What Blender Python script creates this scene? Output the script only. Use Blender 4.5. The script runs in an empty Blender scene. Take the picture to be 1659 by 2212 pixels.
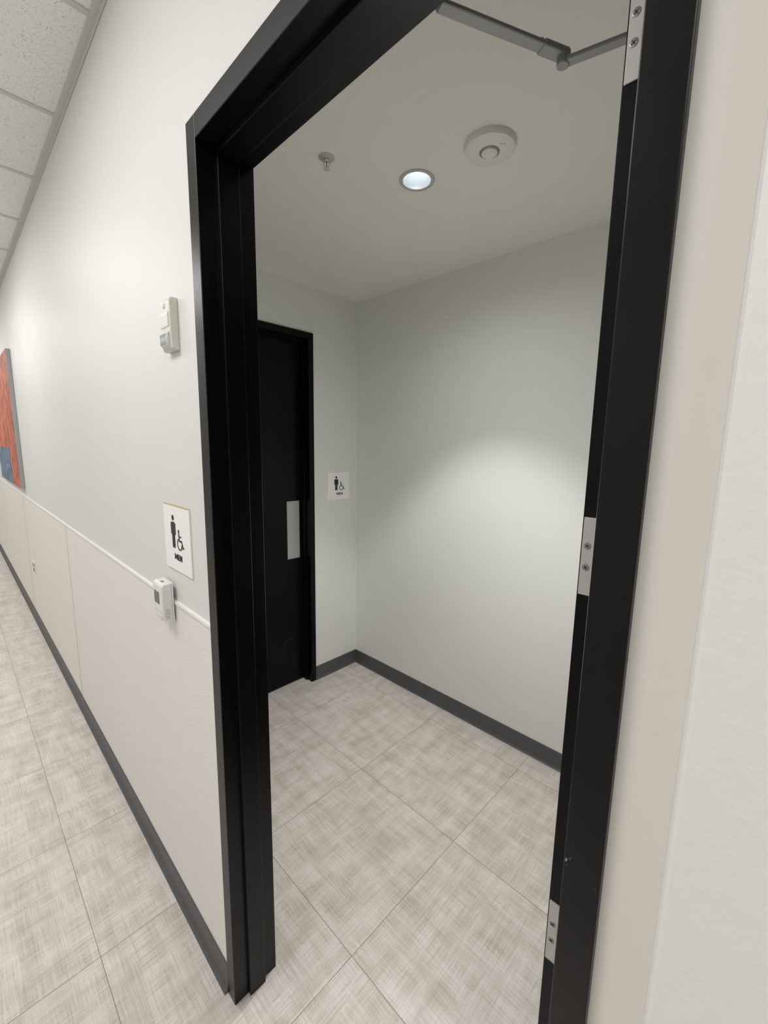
import bpy, bmesh, math, random
from mathutils import Vector, Matrix
random.seed(4)
C = bpy.context.scene.collection
sc = bpy.context.scene
try:
    sc.view_settings.view_transform = 'Standard'
    sc.view_settings.look = 'None'
except Exception: pass

# ------------------------------------------------------------ helpers
def nbm(): return bmesh.new()
def box(bm, x0, x1, y0, y1, z0, z1):
    r = bmesh.ops.create_cube(bm, size=1.0)
    for v in r['verts']:
        v.co = Vector((x0 + (v.co.x+.5)*(x1-x0), y0 + (v.co.y+.5)*(y1-y0), z0 + (v.co.z+.5)*(z1-z0)))
    return r['verts']
def prism(bm, pts, axis, a0, a1):
    """pts 2-D outline, extruded along axis ('x': pts=(y,z); 'y': pts=(x,z); 'z': pts=(x,y))"""
    def mk(p, a):
        if axis == 'x': return (a, p[0], p[1])
        if axis == 'y': return (p[0], a, p[1])
        return (p[0], p[1], a)
    lo = [bm.verts.new(mk(p, a0)) for p in pts]; hi = [bm.verts.new(mk(p, a1)) for p in pts]
    n = len(pts)
    bm.faces.new(lo); bm.faces.new(list(reversed(hi)))
    for i in range(n): bm.faces.new((lo[i], hi[i], hi[(i+1)%n], lo[(i+1)%n]))
def lathe(bm, prof, seg=40, c=(0,0,0), axis='z', sx=1, sy=1):
    rings = []
    for r, h in prof:
        ring = []
        for i in range(seg):
            a = 2*math.pi*i/seg
            u, v = r*math.cos(a)*sx, r*math.sin(a)*sy
            if axis == 'z': p = (c[0]+u, c[1]+v, c[2]+h)
            elif axis == 'y': p = (c[0]+u, c[1]+h, c[2]+v)
            else: p = (c[0]+h, c[1]+u, c[2]+v)
            ring.append(bm.verts.new(p))
        rings.append(ring)
    for a, b in zip(rings, rings[1:]):
        for i in range(seg): bm.faces.new((a[i], a[(i+1)%seg], b[(i+1)%seg], b[i]))
    if prof[0][0] > 1e-5: bm.faces.new(rings[0])
    if prof[-1][0] > 1e-5: bm.faces.new(list(reversed(rings[-1])))
def tube(bm, p, q, r, seg=16, r2=None):
    p, q = Vector(p), Vector(q); d = q-p
    m = Matrix.Translation((p+q)/2) @ d.to_track_quat('Z', 'Y').to_matrix().to_4x4()
    bmesh.ops.create_cone(bm, cap_ends=True, segments=seg, radius1=r, radius2=r if r2 is None else r2, depth=d.length, matrix=m)
def bar(bm, p, q, w, t):
    """flat bar in the horizontal plane"""
    p, q = Vector(p), Vector(q); d = (q-p); L = d.length; d.normalize()
    n = Vector((-d.y, d.x, 0)).normalized(); u = Vector((0,0,1))
    vs = []
    for a in (p, q):
        for s, k in ((-1,-1),(1,-1),(1,1),(-1,1)): vs.append(bm.verts.new(a + n*s*w/2 + u*k*t/2))
    for f in ((0,1,2,3),(7,6,5,4),(0,4,5,1),(1,5,6,2),(2,6,7,3),(3,7,4,0)): bm.faces.new([vs[i] for i in f])
def obj(name, bm, mat, parent=None, bevel=0, smooth=False, seg=2):
    bmesh.ops.recalc_face_normals(bm, faces=bm.faces)
    me = bpy.data.meshes.new(name); bm.to_mesh(me); bm.free()
    o = bpy.data.objects.new(name, me); C.objects.link(o)
    for m in (mat if isinstance(mat, (list,tuple)) else [mat]): me.materials.append(m)
    if parent: o.parent = parent
    if bevel:
        b = o.modifiers.new('bevel', 'BEVEL'); b.width = bevel; b.segments = seg; b.limit_method = 'ANGLE'
    if smooth:
        for p in me.polygons: p.use_smooth = True
        try: me.set_sharp_from_angle(angle=math.radians(35))
        except Exception: pass
    return o
def struct(o, label, cat):
    o['kind'] = 'structure'; o['label'] = label; o['category'] = cat; return o
def thing(name, label, cat, loc=(0,0,0), rz=0, group=None, kind=None):
    o = bpy.data.objects.new(name, None); C.objects.link(o); o.empty_display_size = .05
    o.location = loc; o.rotation_euler = (0,0,rz); o['label'] = label; o['category'] = cat
    if group: o['group'] = group
    if kind: o['kind'] = kind
    return o

# ------------------------------------------------------------ node helper
class N:
    def __init__(s, name):
        s.m = bpy.data.materials.new(name); s.m.use_nodes = True
        s.nt = s.m.node_tree; s.b = s.nt.nodes['Principled BSDF']
        s.tc = s.nt.nodes.new('ShaderNodeTexCoord').outputs['Object']
    def put(s, sock, v):
        if v is None: return
        if isinstance(v, bpy.types.NodeSocket): s.nt.links.new(v, sock)
        else: sock.default_value = v
    def math(s, op, a, b=None, c=None, clamp=False):
        n = s.nt.nodes.new('ShaderNodeMath'); n.operation = op; n.use_clamp = clamp
        s.put(n.inputs[0], a); s.put(n.inputs[1], b); s.put(n.inputs[2], c); return n.outputs[0]
    def vmath(s, op, a, b=None):
        n = s.nt.nodes.new('ShaderNodeVectorMath'); n.operation = op
        s.put(n.inputs[0], a); s.put(n.inputs[1], b); return n.outputs[0]
    def sep(s, v):
        n = s.nt.nodes.new('ShaderNodeSeparateXYZ'); s.put(n.inputs[0], v); return n.outputs
    def comb(s, x, y, z=0.0):
        n = s.nt.nodes.new('ShaderNodeCombineXYZ'); s.put(n.inputs[0], x); s.put(n.inputs[1], y); s.put(n.inputs[2], z); return n.outputs[0]
    def noise(s, v, scale, detail=2, rough=.5, dist=0):
        n = s.nt.nodes.new('ShaderNodeTexNoise'); s.put(n.inputs['Vector'], v); n.inputs['Scale'].default_value = scale
        n.inputs['Detail'].default_value = detail; n.inputs['Roughness'].default_value = rough; n.inputs['Distortion'].default_value = dist
        return n.outputs['Fac']
    def voro(s, v, scale, out='Distance', feature='F1'):
        n = s.nt.nodes.new('ShaderNodeTexVoronoi'); n.feature = feature; s.put(n.inputs['Vector'], v); n.inputs['Scale'].default_value = scale
        return n.outputs[out]
    def mapr(s, v, a, b, c=0.0, d=1.0):
        n = s.nt.nodes.new('ShaderNodeMapRange'); n.clamp = True
        s.put(n.inputs[0], v)
        for i, k in enumerate((a,b,c,d)): n.inputs[i+1].default_value = k
        return n.outputs[0]
    def mix(s, f, a, b):
        n = s.nt.nodes.new('ShaderNodeMix'); n.data_type = 'RGBA'
        s.put(n.inputs[0], f); s.put(n.inputs[6], a); s.put(n.inputs[7], b); return n.outputs[2]
    def bump(s, h, strength=.3, dist=.01):
        n = s.nt.nodes.new('ShaderNodeBump'); n.inputs['Strength'].default_value = strength; n.inputs['Distance'].default_value = dist
        s.put(n.inputs['Height'], h); s.nt.links.new(n.outputs[0], s.b.inputs['Normal'])
    def done(s, col=None, rough=None, metal=None, spec=None, **k):
        s.put(s.b.inputs['Base Color'], col); s.put(s.b.inputs['Roughness'], rough); s.put(s.b.inputs['Metallic'], metal)
        s.put(s.b.inputs['Specular IOR Level'], spec)
        for a, v in k.items(): s.put(s.b.inputs[a.replace('_', ' ')], v)
        return s.m
def c4(r, g, b): return (r, g, b, 1)
def srgb(r, g, b):
    f = lambda u: ((u/255+.055)/1.055)**2.4 if u > 10 else u/255/12.92
    return (f(r), f(g), f(b), 1)

def paint(name, col, rough, bscale, bstr, bdist=.002, var=.03, spec=.5):
    n = N(name)
    f = n.noise(n.tc, 1.3, 3)
    dk = tuple(c*(1-var) for c in col[:3]) + (1,)
    h = n.noise(n.tc, bscale, 3, .55)
    n.bump(h, bstr, bdist)
    return n.done(n.mix(f, dk, col), rough, None, spec)
def plain(name, col, rough=.5, metal=0.0, var=.06, scale=30, **k):
    n = N(name)
    f = n.noise(n.tc, scale, 3)
    dk = tuple(c*(1-var) for c in col[:3]) + (1,)
    return n.done(n.mix(f, dk, col), rough, metal, **k)

M = {}
M['hall'] = paint('hall_wall_paint', srgb(225,225,223), .50, 110, .12, .002, spec=.40)
M['strip'] = paint('tinted_hall_wall_paint', srgb(246,243,236), .5, 110, .12, .002, spec=.4)  # same hallway wall right of the frame; warmer, lighter tone put into the colour
M['rough_panel'] = paint('textured_wall_panel', srgb(238,235,230), .6, 170, .5, .004, .05)
M['cream_panel'] = paint('cream_wall_panel', srgb(236,233,225), .5, 120, .2, .002)
M['corner'] = paint('orange_peel_wall_paint', srgb(233,232,229), .5, 75, .20, .003)
M['room'] = paint('vestibule_wall_paint', srgb(231,232,227), .6, 140, .12, .002)
M['room_ceiling'] = paint('vestibule_ceiling_paint', srgb(234,232,226), .7, 90, .12, .002)
M['white_trim'] = plain('white_trim_plastic', srgb(236,236,232), .4)
M['base'] = plain('grey_rubber_base', srgb(84,85,88), .5)
M['seam'] = plain('panel_joint_strip', srgb(200,194,181), .6)
M['grid'] = plain('ceiling_grid_metal', srgb(212,211,209), .45)
M['plastic'] = plain('white_plastic', srgb(232,231,228), .35)
M['ivory'] = plain('ivory_plastic', srgb(218,215,205), .4)
M['dark'] = plain('dark_print', srgb(38,40,42), .6)
M['lcd'] = plain('grey_screen', srgb(84,90,86), .2)
M['steel'] = plain('brushed_steel', srgb(190,190,188), .38, 1.0, .15, 200)
M['plate'] = plain('satin_push_plate', srgb(190,190,190), .5, .4, .12, 200)
M['screw'] = plain('screw_steel', srgb(150,150,152), .35, .7)
M['hinge'] = plain('satin_hinge_plate', srgb(205,203,200), .45, .2, .12, 120)
M['closer'] = plain('grey_closer_paint', srgb(142,143,142), .4, .2)
M['ring'] = plain('light_trim_ring', srgb(190,192,190), .4, .1)
M['sign'] = plain('white_sign_plate', srgb(250,250,248), .45)
M['gold'] = plain('golden_sign_edge', srgb(205,175,105), .4, .2)
M['grey_edge'] = plain('grey_canvas_edge', srgb(165,165,165), .7)
M['lens'] = plain('clear_strobe_lens', srgb(225,228,230), .12, 0.0, .2, 90)
M['chrome'] = plain('chrome', srgb(215,215,215), .2, .8)

def black(name, chips, spec):
    n = N(name)
    f = n.noise(n.tc, 45, 4)
    col = n.mix(f, c4(.0020,.0020,.0026), c4(.0036,.0036,.0043))
    if chips:
        st = n.vmath('MULTIPLY', n.tc, (1.0, 1.0, .45))
        v = n.noise(st, 60, 6, .75)
        w = n.noise(n.tc, 6, 2)
        k = n.math('MULTIPLY', n.mapr(v, .692, .702), n.mapr(w, .54, .58))
        k = n.math('MULTIPLY', k, n.math('GREATER_THAN', n.sep(n.tc)[0], -.2))
        col = n.mix(k, col, c4(.35,.35,.34))
    n.bump(n.noise(n.tc, 220, 2), .03, .001)
    return n.done(col, n.mapr(f, .3, .7, .31, .33), 0.0, spec)
M['frame'] = black('black_frame_enamel', True, .26)
M['door'] = black('black_door_enamel', False, .15)

# floor -------------------------------------------------------
T = .61; FX, FY = -.905, .336
n = N('linen_vinyl_tile')
x, y, z = n.sep(n.tc)
tx = n.math('DIVIDE', n.math('SUBTRACT', x, FX), T); ty = n.math('DIVIDE', n.math('SUBTRACT', y, FY), T)
ix, iy = n.math('FLOOR', tx), n.math('FLOOR', ty)
fx, fy = n.math('FRACT', tx), n.math('FRACT', ty)
wn = n.nt.nodes.new('ShaderNodeTexWhiteNoise'); wn.noise_dimensions = '2D'; n.put(wn.inputs['Vector'], n.comb(ix, iy))
off = n.vmath('MULTIPLY', wn.outputs['Color'], (31.0, 31.0, 0.0))
P = n.vmath('ADD', n.comb(x, y), off)
def st(a, b, det=2, ro=.5): return n.noise(n.vmath('MULTIPLY', P, (a, b, 1)), 1, det, ro)
A = st(7, 360, 2, .5); B = st(360, 7, 2, .5)            # crisp threads
D = st(4.4, 17, 1, .4); E = st(17, 4.4, 1, .4)          # broad brushed patches
G = st(6, 150, 3, .6); H = st(150, 6, 3, .6)            # bundled threads
sel = n.mapr(n.math('SUBTRACT', st(5, 10), st(10, 5)), -.015, .015)
dirn = n.math('ADD', n.math('MULTIPLY', sel, n.math('SUBTRACT', G, .5)), n.math('MULTIPLY', n.math('SUBTRACT', 1.0, sel), n.math('SUBTRACT', H, .5)))
thr = n.math('ADD', n.math('SUBTRACT', A, .5), n.math('SUBTRACT', B, .5))
hatch = n.math('MAXIMUM', n.mapr(A, .57, .64), n.mapr(B, .57, .64))
lite = n.math('MAXIMUM', n.mapr(A, .43, .36), n.mapr(B, .43, .36))
big = n.math('ADD', n.math('SUBTRACT', D, .5), n.math('SUBTRACT', E, .5))
val = n.math('ADD', n.math('MULTIPLY', dirn, .95), n.math('MULTIPLY', big, .75))
val = n.mapr(val, -.40, .28)
col = n.mix(val, srgb(188,178,167), srgb(229,223,216))
col = n.mix(n.math('MULTIPLY', hatch, .40), col, srgb(166,155,143))
col = n.mix(n.math('MULTIPLY', lite, .34), col, srgb(241,237,231))
ed = n.math('MINIMUM', n.math('MINIMUM', fx, n.math('SUBTRACT', 1.0, fx)), n.math('MINIMUM', fy, n.math('SUBTRACT', 1.0, fy)))
seam = n.mapr(ed, .0014, .0026, 1.0, 0.0)
col = n.mix(n.math('MULTIPLY', seam, .7), col, srgb(104,96,88))
n.bump(n.math('SUBTRACT', n.math('MULTIPLY', thr, .4), seam), .25, .001)
M['floor'] = n.done(col, .36)

# ceiling tile ------------------------------------------------
n = N('pitted_acoustic_tile')
v = n.voro(n.tc, 95)
w = n.noise(n.tc, 40, 3, .6)
pit = n.math('MULTIPLY', n.mapr(v, .12, .22, 1.0, 0.0), n.mapr(w, .45, .55))
pit2 = n.mapr(n.noise(n.tc, 260, 3, .6), .60, .66)
pp = n.math('MAXIMUM', pit, n.math('MULTIPLY', pit2, .6))
n.bump(n.math('MULTIPLY', pp, -1.0), .5, .002)
M['tile'] = n.done(n.mix(pp, srgb(246,246,244), srgb(165,163,159)), .85)

# painting ----------------------------------------------------
def art(name, a, b):
    n = N(name)
    w = n.nt.nodes.new('ShaderNodeTexWave'); n.put(w.inputs['Vector'], n.vmath('MULTIPLY', n.tc, (1.0,1.0,.6))); w.inputs['Scale'].default_value = 2.2
    w.inputs['Distortion'].default_value = 22; w.inputs['Detail'].default_value = 4
    f = n.mapr(w.outputs['Fac'], .6, .85)
    g = n.mapr(n.noise(n.tc, 9, 4, .6), .5, .62)
    return n.done(n.mix(n.math('MULTIPLY', n.math('MAXIMUM', f, g), .8), a, b), .6)
M['orange'] = art('orange_brushed_paint', srgb(212,120,88), srgb(140,66,48))
M['blue'] = art('blue_brushed_paint', srgb(112,136,160), srgb(64,78,96))

def emis(name, col, s):
    n = N(name); f = n.noise(n.tc, 3)
    return n.done(col, .5, Emission_Color=col, Emission_Strength=s)
M['lamp'] = emis('lamp_lens_glow', c4(.92,.96,1), 6.0)
n = N('satin_reflector'); M['reflector'] = n.done(n.mix(n.noise(n.tc, 60), srgb(225,230,235), srgb(245,248,250)), .3, .35)

# ------------------------------------------------------------ dimensions
HZ = 3.09; RZ = 2.775
XL, YB = -2.417, 1.715
WT = .128; HW = -2.3
FXo0, FXi0, FXi1, FXo1 = -1.114, -1.066, -.143, -.102
DH = 2.434; FH = 2.484

# ------------------------------------------------------------ setting
bm = nbm(); box(bm, -14, 3, HW, YB+.1, -.08, 0)
struct(obj('floor', bm, M['floor']), 'linen patterned beige square vinyl tile floor of hallway and vestibule', 'floor')
bm = nbm()
box(bm, -14, FXo0+.02, 0, WT, 0, HZ+.05)
box(bm, FXo0+.02, FXo1-.02, 0, WT, FH-.02, HZ+.05)
nf = len(bm.faces)
box(bm, FXo1-.02, 3, 0, WT, 0, HZ+.05)
bm.faces.ensure_lookup_table()
for f in bm.faces[nf:]: f.material_index = 1
struct(obj('wall_hallway', bm, [M['hall'], M['strip']]), 'smooth off-white hallway wall holding the black doorway', 'wall')
bm = nbm(); box(bm, -.0393, 3, -.10, -.0005, 0, HZ+.05)
struct(obj('wall_right', bm, M['corner'], bevel=.006, seg=3), 'orange-peel textured white wall corner right of the black frame', 'wall')
bm = nbm(); box(bm, XL-.15, .45, YB, YB+.1, 0, RZ+.3)
struct(obj('wall_back', bm, M['room']), 'grey-white back wall lit by the recessed downlight', 'wall')
# left vestibule wall with opening
LY0, LYi0, LYi1, LY1 = .308, .352, 1.266, 1.306
bm = nbm()
box(bm, XL-.15, XL, WT, LY0+.015, 0, RZ+.3); box(bm, XL-.15, XL, LY1-.015, YB, 0, RZ+.3)
box(bm, XL-.15, XL, LY0+.015, LY1-.015, FH-.015, RZ+.3)
struct(obj('wall_left', bm, M['room']), 'narrow grey-white wall with the closed black door and small sign', 'wall')
bm = nbm(); box(bm, .35, .45, WT, YB, 0, RZ+.3)
struct(obj('wall_vestibule_right', bm, M['room']), 'vestibule side wall behind the open door', 'wall')
bm = nbm(); box(bm, XL, FXo0+.02, WT, WT+.003, 0, RZ); box(bm, FXo1-.02, .35, WT, WT+.003, 0, RZ); box(bm, FXo0+.02, FXo1-.02, WT, WT+.003, FH-.02, RZ)
struct(obj('wall_front', bm, M['room']), 'vestibule side of the doorway wall', 'wall')
bm = nbm(); box(bm, -14, 3, HW-.1, HW, 0, HZ+.05)
struct(obj('wall_opposite', bm, M['hall']), 'hallway wall facing the doorway', 'wall')
bm = nbm(); box(bm, -14.1, -14, HW-.1, WT, 0, HZ+.05)
struct(obj('wall_end', bm, M['hall']), 'far end wall of the hallway', 'wall')
bm = nbm(); box(bm, 3, 3.1, HW-.1, WT, 0, HZ+.05)
struct(obj('wall_near', bm, M['hall']), 'near end wall of the hallway', 'wall')

# ceilings
bm = nbm(); box(bm, -14, 3, HW, 0, HZ, HZ+.03)
struct(obj('ceiling_hallway', bm, M['tile']), 'pitted white acoustic tile hallway ceiling', 'ceiling')
bm = nbm()
k = -2.385 + .61*8
while k > -14:
    box(bm, k-.012, k+.012, HW, -.022, HZ-.004, HZ+.002); k -= .61
for yy in (-.42, -1.03, -1.64, -2.25): box(bm, -14, 3, yy-.012, yy+.012, HZ-.003, HZ+.002)
box(bm, -14, 3, -.022, -.001, HZ-.006, HZ+.002); box(bm, -14, 3, -.004, -.001, HZ-.024, HZ)
struct(obj('trim_1', bm, M['grid']), 'metal grid and wall angle of the tiled hallway ceiling', 'ceiling grid')
LX, LY, LR = -1.19, .909, .056
bm = nbm()
outer = [bm.verts.new(p) for p in ((XL-.0,WT,RZ),(.35,WT,RZ),(.35,YB,RZ),(XL,YB,RZ))]
inner = [bm.verts.new((LX+LR*math.cos(a*math.pi/24), LY+LR*math.sin(a*math.pi/24), RZ)) for a in range(48)]
es = [bm.edges.new((outer[i], outer[(i+1)%4])) for i in range(4)] + [bm.edges.new((inner[i], inner[(i+1)%48])) for i in range(48)]
bmesh.ops.triangle_fill(bm, use_beauty=True, edges=es)
struct(obj('ceiling', bm, M['room_ceiling']), 'plain painted vestibule ceiling', 'ceiling')

# wainscot panels
def panel(nm, x0, x1, mat, label):
    bm = nbm(); box(bm, x0+.001, x1-.001, -.005, -.0002, .02, 1.236)
    struct(obj(nm, bm, mat), label, 'wall panel')
panel('trim_2', -3.18, FXo0+.002, M['rough_panel'], 'rough textured cream wainscot panel beside the black frame')
panel('trim_3', -5.25, -3.18, M['cream_panel'], 'smooth cream wainscot panel next to the rough one')
panel('trim_4', -7.30, -5.25, M['cream_panel'], 'smooth cream wainscot panel under the painting')
panel('trim_5', -14, -7.30, M['cream_panel'], 'farthest cream wainscot panel along the hallway')
bm = nbm(); prism(bm, [(-.0002,1.236),(-.008,1.236),(-.009,1.240),(-.008,1.247),(-.0002,1.249)], 'x', -14, FXo0)
struct(obj('trim_6', bm, M['white_trim']), 'thin white cap moulding on the hallway wainscot', 'moulding')
for nm, sx_, lb in (('trim_9', -3.18, 'thin vertical joint strip at the end of the rough wainscot panel'),
                    ('trim_10', -5.25, 'thin vertical joint strip on the wainscot just below the painting')):
    bm = nbm(); box(bm, sx_-.005, sx_+.005, -.0060, -.0048, .103, 1.235)
    struct(obj(nm, bm, M['seam']), lb, 'joint strip')

# baseboards: cove profile
def cove(nm, a, b, axis, wall, sgn, label):
    bm = nbm()
    p = [(0,0),(.017,0),(.012,.004),(.007,.012),(.0045,.03),(.004,.098),(.002,.102),(0,.102)]
    prism(bm, [(wall+sgn*(u+.0003), v+.0005) for u, v in p], axis, a, b)
    struct(obj(nm, bm, M['base']), label, 'baseboard')
cove('baseboard_hallway', -14, FXo0, 'x', -.005, -1, 'dark grey rubber cove base along the hallway wall')
cove('baseboard_back', XL+.004, .35, 'x', YB, -1, 'dark grey rubber cove base along the lit back wall')
cove('baseboard_left', LY1, YB-.004, 'y', XL, 1, 'short dark grey cove base beside the inner black door')
cove('baseboard_front', XL+.02, FXo0, 'x', WT+.003, 1, 'dark grey cove base on the vestibule side of the doorway wall')

# ------------------------------------------------------------ doorway 1
bm = nbm()
Y0, Y1 = -.010, .136
box(bm, FXo0, FXi0, Y0, Y1, 0, FH); box(bm, FXi1, FXo1, Y0, Y1, 0, FH)
box(bm, FXi0, FXi1, Y0, Y1, DH, FH)
S0, S1 = .036, .090
box(bm, FXi0, FXi0+.013, S0, S1, 0, DH); box(bm, FXi1-.013, FXi1, S0, S1, 0, DH)
box(bm, FXi0+.013, FXi1-.013, S0, S1, DH-.014, DH)
struct(obj('trim_7', bm, M['frame'], bevel=.0015), 'large black metal door frame of the open hallway doorway', 'door frame')

d1 = thing('door_1', 'open black door swung into the vestibule, hinge edge with silver hinges showing', 'door', (-.160,.143,0), 0, kind='structure')
bm = nbm(); box(bm, -.047, 0, 0, .905, .012, 2.428)
obj('slab', bm, M['door'], d1, bevel=.0015)
for zc in (2.2415, 1.601, .968, .33):
    bm = nbm(); box(bm, -.0445, .0, -.0022, .0003, zc-.056, zc+.056)
    h = obj('hinge', bm, M['hinge'], d1, bevel=.0006)
    bm = nbm(); tube(bm, (.0125,-.0005,zc-.056), (.0125,-.0005,zc+.056), .0055)
    box(bm, .0, .0170, -.0025, -.0002, zc-.056, zc+.056)
    obj('hinge_barrel', bm, M['hinge'], h)
    for sx, sz in ((-.0370,.0155),(-.0370,-.0155),(-.014,.041),(-.014,-.041)):
        bm = nbm()
        lathe(bm, [(.0050,-.0001),(.0047,-.0006),(.0036,-.0008),(.0001,-.0008)], 20, (sx,-.0022,zc+sz), 'y')
        s = obj('screw', bm, M['screw'], h)
        bm = nbm()
        for a in (.6, .6+math.pi/2):
            cx, cz = math.cos(a)*.0030, math.sin(a)*.0030; nx, nz = -math.sin(a)*.0005, math.cos(a)*.0005
            prism(bm, [(sx-cx-nx, zc+sz-cz-nz),(sx+cx-nx, zc+sz+cz-nz),(sx+cx+nx, zc+sz+cz+nz),(sx-cx+nx, zc+sz-cz+nz)], 'y', -.0034, -.0029)
        obj('screw_slot', bm, M['dark'], h)

# door closer
AZ = 2.462
t = thing('door_closer', 'grey jointed door closer arm under the ceiling at the top of the doorway', 'door closer', (-.13,.457,2.40))
def rel(p): return (p[0]+.13, p[1]-.457, p[2]-2.40)
sh, el, pi_ = (-.507,.158,AZ), (-.394,.386,AZ), (-.130,.457,AZ-.012)
bm = nbm(); box(bm, *[q for q in (-.158+.13, -.100+.13, .33-.457, .60-.457, 2.365-2.40, 2.425-2.40)])
obj('closer_body', bm, M['closer'], t, bevel=.006)
bm = nbm(); tube(bm, rel((-.130,.457,2.42)), rel((-.130,.457,AZ+.004)), .010)
obj('pinion', bm, M['closer'], t)
bm = nbm()
q1, q0 = Vector(rel(pi_)), Vector(rel((el[0],el[1],AZ-.012)))
bar(bm, q0, q1, .019, .009)
obj('main_arm', bm, M['closer'], t, bevel=.003)
bm = nbm(); bar(bm, rel(sh), rel(el), .023, .007)
mid = Vector(rel(sh)).lerp(Vector(rel(el)), .80)
bar(bm, mid, rel(el), .0255, .011)
fa = obj('forearm', bm, M['closer'], t, bevel=.003)
bm = nbm(); tube(bm, rel((mid.x-.13, mid.y+.457, AZ+.004)), rel((mid.x-.13, mid.y+.457, AZ+.010)), .005)
obj('adjusting_screw', bm, M['screw'], fa)
bm = nbm(); tube(bm, rel((el[0],el[1],AZ-.018)), rel((el[0],el[1],AZ+.007)), .0118, 24)
obj('elbow_joint', bm, M['closer'], t, bevel=.003, smooth=False)
bm = nbm(); box(bm, -.535+.13, -.48+.13, .1365-.457, .142-.457, AZ-.02-2.40, AZ+.02-2.40)
box(bm, -.52+.13, -.495+.13, .142-.457, .170-.457, AZ+.005-2.40, AZ+.010-2.40)
obj('arm_shoe', bm, M['closer'], t, bevel=.001)

# ------------------------------------------------------------ doorway 2 (on the left wall)
bm = nbm(); X0, X1 = XL-.14, XL+.012
box(bm, X0, X1, LY0, LYi0, 0, FH); box(bm, X0, X1, LYi1, LY1, 0, FH); box(bm, X0, X1, LYi0, LYi1, FH-.040, FH)
LF = -2.495
box(bm, LF+.001, LF+.040, LYi0, LYi0+.013, 0, FH-.04); box(bm, LF+.001, LF+.040, LYi1-.012, LYi1, 0, FH-.04); box(bm, LF+.001, LF+.040, LYi0+.013, LYi1-.012, FH-.055, FH-.04)
struct(obj('trim_8', bm, M['door'], bevel=.0015), 'black metal frame of the closed inner door', 'door frame')
d2 = thing('door_2', 'closed black inner door with a silver push plate', 'door', (LF-.045, LYi0, 0), kind='structure')
bm = nbm(); box(bm, 0, .045, .003, LYi1-LYi0-.003, .010, FH-.044)
obj('slab', bm, M['door'], d2, bevel=.001)
bm = nbm(); py0, py1 = 1.1345-LYi0, 1.236-LYi0
box(bm, .045, .0468, py0, py1, .950, 1.362)
pp_ = obj('push_plate', bm, M['plate'], d2, bevel=.0008)
for yy in (py0+.012, py1-.012):
    for zz in (.965, 1.156, 1.347):
        bm = nbm(); lathe(bm, [(.0035,0),(.003,.0008),(.0001,.0012)], 12, (.0468, yy, zz), 'x')
        obj('screw', bm, M['screw'], pp_)
bm = nbm()
prism(bm, [(0.74,.335),(0.80,.352),(0.80,.3530),(0.74,.3360)], 'x', .0450, .0453); lathe(bm, [(.004,0),(.003,.001),(.0001,.001)], 10, (.045,.80,.355), 'x')
obj('scratch', bm, M['lcd'], d2)

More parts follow.
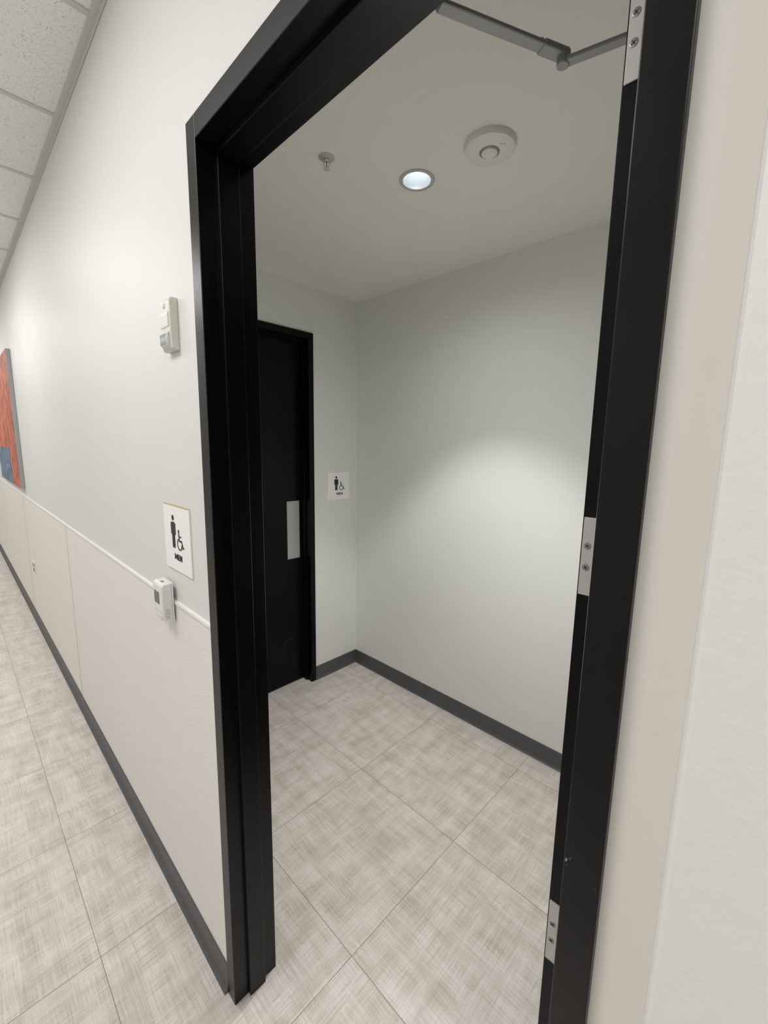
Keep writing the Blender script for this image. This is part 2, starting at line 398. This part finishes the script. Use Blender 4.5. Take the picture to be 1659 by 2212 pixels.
# ------------------------------------------------------------ MEN signs
def sign(label, loc, rz, gold):
    t = thing('restroom_sign', label, 'sign', loc, rz, None)
    S = .205
    bm = nbm(); box(bm, -S/2, S/2, -.005, 0, -S/2, S/2)
    p = obj('sign_plate', bm, M['sign'], t, bevel=.0012)
    if gold:
        bm = nbm(); box(bm, -S/2+.001, S/2-.001, -.0056, -.0008, S/2, S/2+.0020)
        obj('gold_edge', bm, M['gold'], t)
    def P(u, v): return (-S/2+u*S, -S/2+v*S)
    cnt = [0]
    def ya(): cnt[0] += 1; return -.0058 - .00002*cnt[0]
    Yb = -.0050
    def disc(bm, u, v, r):
        cx, cz = P(u, v); prism(bm, [(cx+r*S*math.cos(a*math.pi/14), cz+r*S*math.sin(a*math.pi/14)) for a in range(28)], 'y', ya(), Yb)
    def line(bm, a, b, w):
        (x0,z0),(x1,z1) = P(*a), P(*b); d = Vector((x1-x0, z1-z0)); an = math.atan2(d.y, d.x); r = w*S/2
        pts = [(x1+r*math.cos(an+t), z1+r*math.sin(an+t)) for t in [(-.5+i/8)*math.pi for i in range(9)]]
        pts += [(x0+r*math.cos(an+t), z0+r*math.sin(an+t)) for t in [(.5+i/8)*math.pi for i in range(9)]]
        prism(bm, pts, 'y', ya(), Yb)
    bm = nbm()
    disc(bm, .385, .815, .042)
    prism(bm, [P(.315,.735), P(.335,.752), P(.435,.752), P(.455,.735), P(.440,.56), P(.330,.56)], 'y', ya(), Yb)
    line(bm, (.312,.725), (.312,.575), .034); line(bm, (.458,.725), (.458,.575), .034)
    line(bm, (.356,.60), (.356,.375), .050); line(bm, (.414,.60), (.414,.375), .050)
    obj('man_symbol', bm, M['dark'], t)
    bm = nbm()
    disc(bm, .590, .635, .024)
    line(bm, (.592,.60), (.602,.495), .030); line(bm, (.600,.555), (.680,.555), .018)
    line(bm, (.602,.490), (.695,.490), .026); line(bm, (.695,.488), (.735,.395), .026); line(bm, (.735,.392), (.765,.402), .020)
    cx, cz = .615, .440; R = .085; prev = None
    for i in range(25):
        a = math.radians(125 + i*(232)/24)
        q = (cx+R*math.cos(a), cz+R*math.sin(a))
        if prev: line(bm, prev, q, .019)
        prev = q
    obj('wheelchair_symbol', bm, M['dark'], t)
    # block letters M E N drawn as strokes, each stroke a thin raised bar
    bm = nbm()
    hh, ww, x0_, yb_ = .088, .017, .405, .182
    def stroke(a, b): 
        (ax, az), (bx, bz) = P(*a), P(*b); d = Vector((bx-ax, bz-az)).normalized(); nn = Vector((-d.y, d.x))*ww*S/2
        prism(bm, [(ax-nn.x, az-nn.y),(bx-nn.x, bz-nn.y),(bx+nn.x, bz+nn.y),(ax+nn.x, az+nn.y)], 'y', ya(), Yb)
    stroke((x0_,yb_), (x0_,yb_+hh)); stroke((x0_+.082,yb_), (x0_+.082,yb_+hh))
    stroke((x0_+.002,yb_+hh-.004), (x0_+.041,yb_+.020)); stroke((x0_+.080,yb_+hh-.004), (x0_+.041,yb_+.020))
    e0 = x0_+.118
    stroke((e0,yb_), (e0,yb_+hh))
    for q in (.008, .044, .080): stroke((e0,yb_+q), (e0+.047,yb_+q))
    n0 = e0+.080
    stroke((n0,yb_), (n0,yb_+hh)); stroke((n0+.062,yb_), (n0+.062,yb_+hh)); stroke((n0+.002,yb_+hh-.004), (n0+.060,yb_+.004))
    obj('lettering', bm, M['dark'], t)
    return t
sign('white square MEN sign with gold top edge on the hallway wall above the thermostat', (-1.338, -.0002, 1.4575), 0, True)
sign('white square MEN sign inside the vestibule beside the closed black door', (XL+.0002, 1.531, 1.4545), math.pi/2, False)

# ------------------------------------------------------------ thermostat
t = thing('thermostat', 'white plastic thermostat on the cap moulding below the hallway sign', 'thermostat', (-1.423,-.010,1.178))
bm = nbm(); box(bm, -.043, .043, -.005, .0, 0, .132)
obj('back_plate', bm, M['plastic'], t, bevel=.002)
bm = nbm(); prism(bm, [(-.005,.002),(-.030,.006),(-.034,.02),(-.034,.122),(-.028,.130),(-.005,.130)], 'x', -.041, .041)
body = obj('housing', bm, M['plastic'], t, bevel=.0025)
bm = nbm(); box(bm, -.030, .012, -.0352, -.0338, .060, .100); obj('display', bm, M['lcd'], body, bevel=.0004)
for i in range(4):
    bm = nbm(); lathe(bm, [(.0032,0),(.0030,-.0012),(.0001,-.0015)], 12, (-.026+i*.014, -.034, .036), 'y'); obj('button', bm, M['ivory'], body)
bm = nbm()
for i in range(5):
    box(bm, .0409, .0412, -.026, -.012, .016+i*.007, .0172+i*.007)
    box(bm, .022, .034, -.0342, -.0338, .014+i*.006, .0150+i*.006)
obj('vent_slots', bm, M['lcd'], body)
bm = nbm()
for k_ in range(5): box(bm, -.012+k_*.005, -.009+k_*.005, -.022, -.014, .1300, .1303)
obj('top_marking', bm, M['lcd'], body)

# ------------------------------------------------------------ alarm strobe
t = thing('alarm_strobe', 'ivory wall-mounted alarm strobe high on the hallway wall left of the frame', 'alarm', (-1.279,.0004,2.0))
bm = nbm(); prism(bm, [(0,0),(-.016,.0),(-.021,.006),(-.023,.05),(-.023,.128),(-.018,.135),(0,.135)], 'x', -.036, .036)
body = obj('housing', bm, M['ivory'], t, bevel=.003)
bm = nbm(); prism(bm, [(-.0228,.058),(-.0255,.062),(-.0255,.096),(-.0228,.100)], 'x', -.026, .026)
obj('louvre', bm, M['plastic'], body, bevel=.001)
bm = nbm()
for i in range(5): box(bm, -.024, .024, -.0258, -.0253, .065+i*.006, .067+i*.006)
obj('louvre_slots', bm, M['ivory'], body)
bm = nbm(); prism(bm, [(-.018,.004),(-.028,.012),(-.031,.026),(-.029,.044),(-.022,.050)], 'x', -.026, .026)
ln = obj('strobe_lens', bm, M['lens'], t, bevel=.003)
bm = nbm()
for i in range(5): box(bm, -.020+i*.009, -.0188+i*.009, -.0316, -.0285, .014, .042)
obj('lens_rib', bm, M['ring'], ln)
bm = nbm(); prism(bm, [(-.010,.112),(-.004,.122),(.004,.122),(.006,.112),(.0,.108)], 'y', -.0234, -.0229)
obj('flame_mark', bm, M['lcd'], body)

# ------------------------------------------------------------ painting
t = thing('painting', 'orange and blue abstract painting on canvas far along the hallway wall', 'painting', (-5.0,-.0005,1.318))
bm = nbm(); box(bm, -1.8, 0, -.030, 0, 0, 1.215)
obj('canvas', bm, M['grey_edge'], t, bevel=.003)
bm = nbm(); box(bm, -.55, -.006, -.0315, -.030, .006, 1.209); obj('orange_field', bm, M['orange'], t)
bm = nbm(); box(bm, -1.79, -.552, -.0315, -.030, .006, .36); obj('blue_field', bm, M['blue'], t)
bm = nbm(); box(bm, -1.79, -.552, -.0315, -.030, .362, 1.209); obj('orange_field', bm, M['orange'], t)

# outlet
t = thing('wall_outlet', 'small white outlet plate low on the far cream wainscot panel', 'outlet', (-4.92,-.005,.60))
bm = nbm(); box(bm, -.057, .057, -.008, 0, -.057, .057); obj('cover_plate', bm, M['plastic'], t, bevel=.002)
for xx, zz in ((-.025,-.022), (-.025,.022), (.025,-.022), (.025,.022)):
    bm = nbm(); lathe(bm, [(.016,-.008),(.0155,-.0095),(.0001,-.0095)], 20, (xx,0,zz), 'y'); r_ = obj('receptacle', bm, M['lcd'], t)
    bm = nbm(); box(bm, xx-.008,xx-.006,-.0100,-.0094, zz-.004, zz+.006); box(bm, xx+.006,xx+.008,-.0100,-.0094, zz-.004, zz+.006); obj('slot', bm, M['dark'], r_)

# ------------------------------------------------------------ ceiling things
t = thing('recessed_downlight', 'round recessed downlight glowing in the vestibule ceiling', 'downlight', (LX,LY,RZ))
bm = nbm()
pr = [(.0565,-.0005),(.0700,-.0005),(.0690,-.003),(.060,-.004),(.0545,-.002),(.0545,.004)]
lathe(bm, pr, 48)
for f in [f for f in bm.faces if len(f.verts) > 4]: bm.faces.remove(f)
obj('trim_ring', bm, M['ring'], t, smooth=True)
bm = nbm(); lathe(bm, [(.0555,.0),(.053,.02),(.046,.060),(.034,.100)], 48)
for f in [f for f in bm.faces if len(f.verts) > 4]: bm.faces.remove(f)
obj('reflector', bm, M['reflector'], t, smooth=True)
bm = nbm(); lathe(bm, [(.036,.102),(.035,.098),(.0001,.096)], 40)
obj('lamp_lens', bm, M['lamp'], t)

t = thing('occupancy_sensor', 'round white ceiling occupancy sensor with a dome lens, right of the downlight', 'sensor', (-.880,.925,RZ+.0005))
bm = nbm(); lathe(bm, [(.088,0),(.088,-.010),(.084,-.020),(.074,-.025),(.0001,-.026)], 56)
hs = obj('housing', bm, M['plastic'], t, smooth=True)
bm = nbm(); lathe(bm, [(.034,-.024),(.034,-.027),(.031,-.029),(.0285,-.027)], 40, (0,0,0)); obj('lens_ring', bm, M['closer'], t, smooth=True)
bm = nbm(); lathe(bm, [(.0285,-.026),(.027,-.031),(.021,-.035),(.012,-.038),(.0001,-.039)], 32, (0,0,0)); obj('dome_lens', bm, M['plastic'], t, smooth=True)
bm = nbm(); lathe(bm, [(.0022,-.024),(.0020,-.0265),(.0001,-.0265)], 14, (.050,-.012,0)); prism(bm, [(.056,-.006),(.060,-.004),(.059,.000),(.056,-.001)], 'z', -.0263, -.024)
obj('indicator', bm, M['closer'], t)

t = thing('fire_sprinkler', 'small chrome pendant fire sprinkler on the vestibule ceiling, left of the downlight', 'sprinkler', (-1.345,.588,RZ))
t.scale = (.85,.85,.76)
bm = nbm(); lathe(bm, [(.034,0),(.034,-.002),(.026,-.004),(.016,-.006),(.0001,-.006)], 36); obj('escutcheon', bm, M['ring'], t, smooth=True)
bm = nbm(); lathe(bm, [(.010,-.006),(.010,-.015),(.007,-.018),(.0001,-.018)], 20)
obj('orifice_body', bm, M['chrome'], t)
bm = nbm()
for s in (-1, 1):
    tube(bm, (s*.007,s*.005,-.014), (s*.012,s*.008,-.028), .0018, 8); tube(bm, (s*.012,s*.008,-.028), (s*.003,s*.002,-.046), .0018, 8)
obj('frame_arm', bm, M['chrome'], t)
bm = nbm(); tube(bm, (0,0,-.018), (0,0,-.044), .0020, 8); obj('glass_bulb', bm, plain('red_bulb', srgb(150,60,55), .2), t)
bm = nbm(); lathe(bm, [(.005,-.044),(.006,-.048),(.014,-.049),(.014,-.0505),(.0001,-.0505)], 24); obj('deflector', bm, M['chrome'], t)

# ------------------------------------------------------------ lights
def area(x, y, z, sx, sy, p, col, rot=(0,0,0)):
    l = bpy.data.lights.new('ceiling_light', 'AREA'); l.shape = 'RECTANGLE'; l.size = sx; l.size_y = sy; l.energy = p; l.color = col
    o = bpy.data.objects.new('ceiling_light', l); o.location = (x,y,z); o.rotation_euler = rot; C.objects.link(o); return o
for xx in (.9, -1.5, -3.95, -6.4, -8.85, -11.3):
    area(xx, -1.05, HZ-.01, 1.2, .6, 22.5, (1,.988,.980))
def spot(e, size, blend, z, soft):
    l = bpy.data.lights.new('downlight_beam', 'SPOT'); l.energy = e; l.spot_size = math.radians(size); l.spot_blend = blend; l.shadow_soft_size = soft; l.color = (1,.995,.985)
    o = bpy.data.objects.new('downlight_beam', l); o.location = (LX,LY,z); C.objects.link(o)
spot(62, 82, .42, RZ+.02, .025)
spot(15, 165, 1.0, RZ-.008, .03)
l = bpy.data.lights.new('vestibule_fill', 'POINT'); l.energy = 9.5; l.shadow_soft_size = .4; l.color = (1,.985,.95); l.specular_factor = 0  # added fill point with no fixture, lifts the dim vestibule walls and ceiling
o = bpy.data.objects.new('vestibule_fill', l); o.location = (-.9,.85,1.25); C.objects.link(o)
w = bpy.data.worlds.new('World'); sc.world = w; w.use_nodes = True
w.node_tree.nodes['Background'].inputs[0].default_value = (.8,.8,.8,1); w.node_tree.nodes['Background'].inputs[1].default_value = .02

# ------------------------------------------------------------ camera
right = Vector((.7132,.6936,.0161)); down = Vector((.1204,-.1017,-.9879)); fwd = Vector((-.6905,.7132,-.1542))
fwd.normalize(); right = (right - fwd*right.dot(fwd)).normalized(); up = right.cross(fwd).normalized()
if up.z < 0: up = -up
mt = Matrix((( right.x, up.x, -fwd.x, 0), (right.y, up.y, -fwd.y, -.474), (right.z, up.z, -fwd.z, 1.75), (0,0,0,1)))
cd = bpy.data.cameras.new('Camera'); cam = bpy.data.objects.new('Camera', cd); C.objects.link(cam)
cam.matrix_world = mt; cd.sensor_fit = 'VERTICAL'; cd.sensor_height = 24; cd.lens = 24*912/2212; cd.clip_start = .01; cd.clip_end = 60
sc.camera = cam
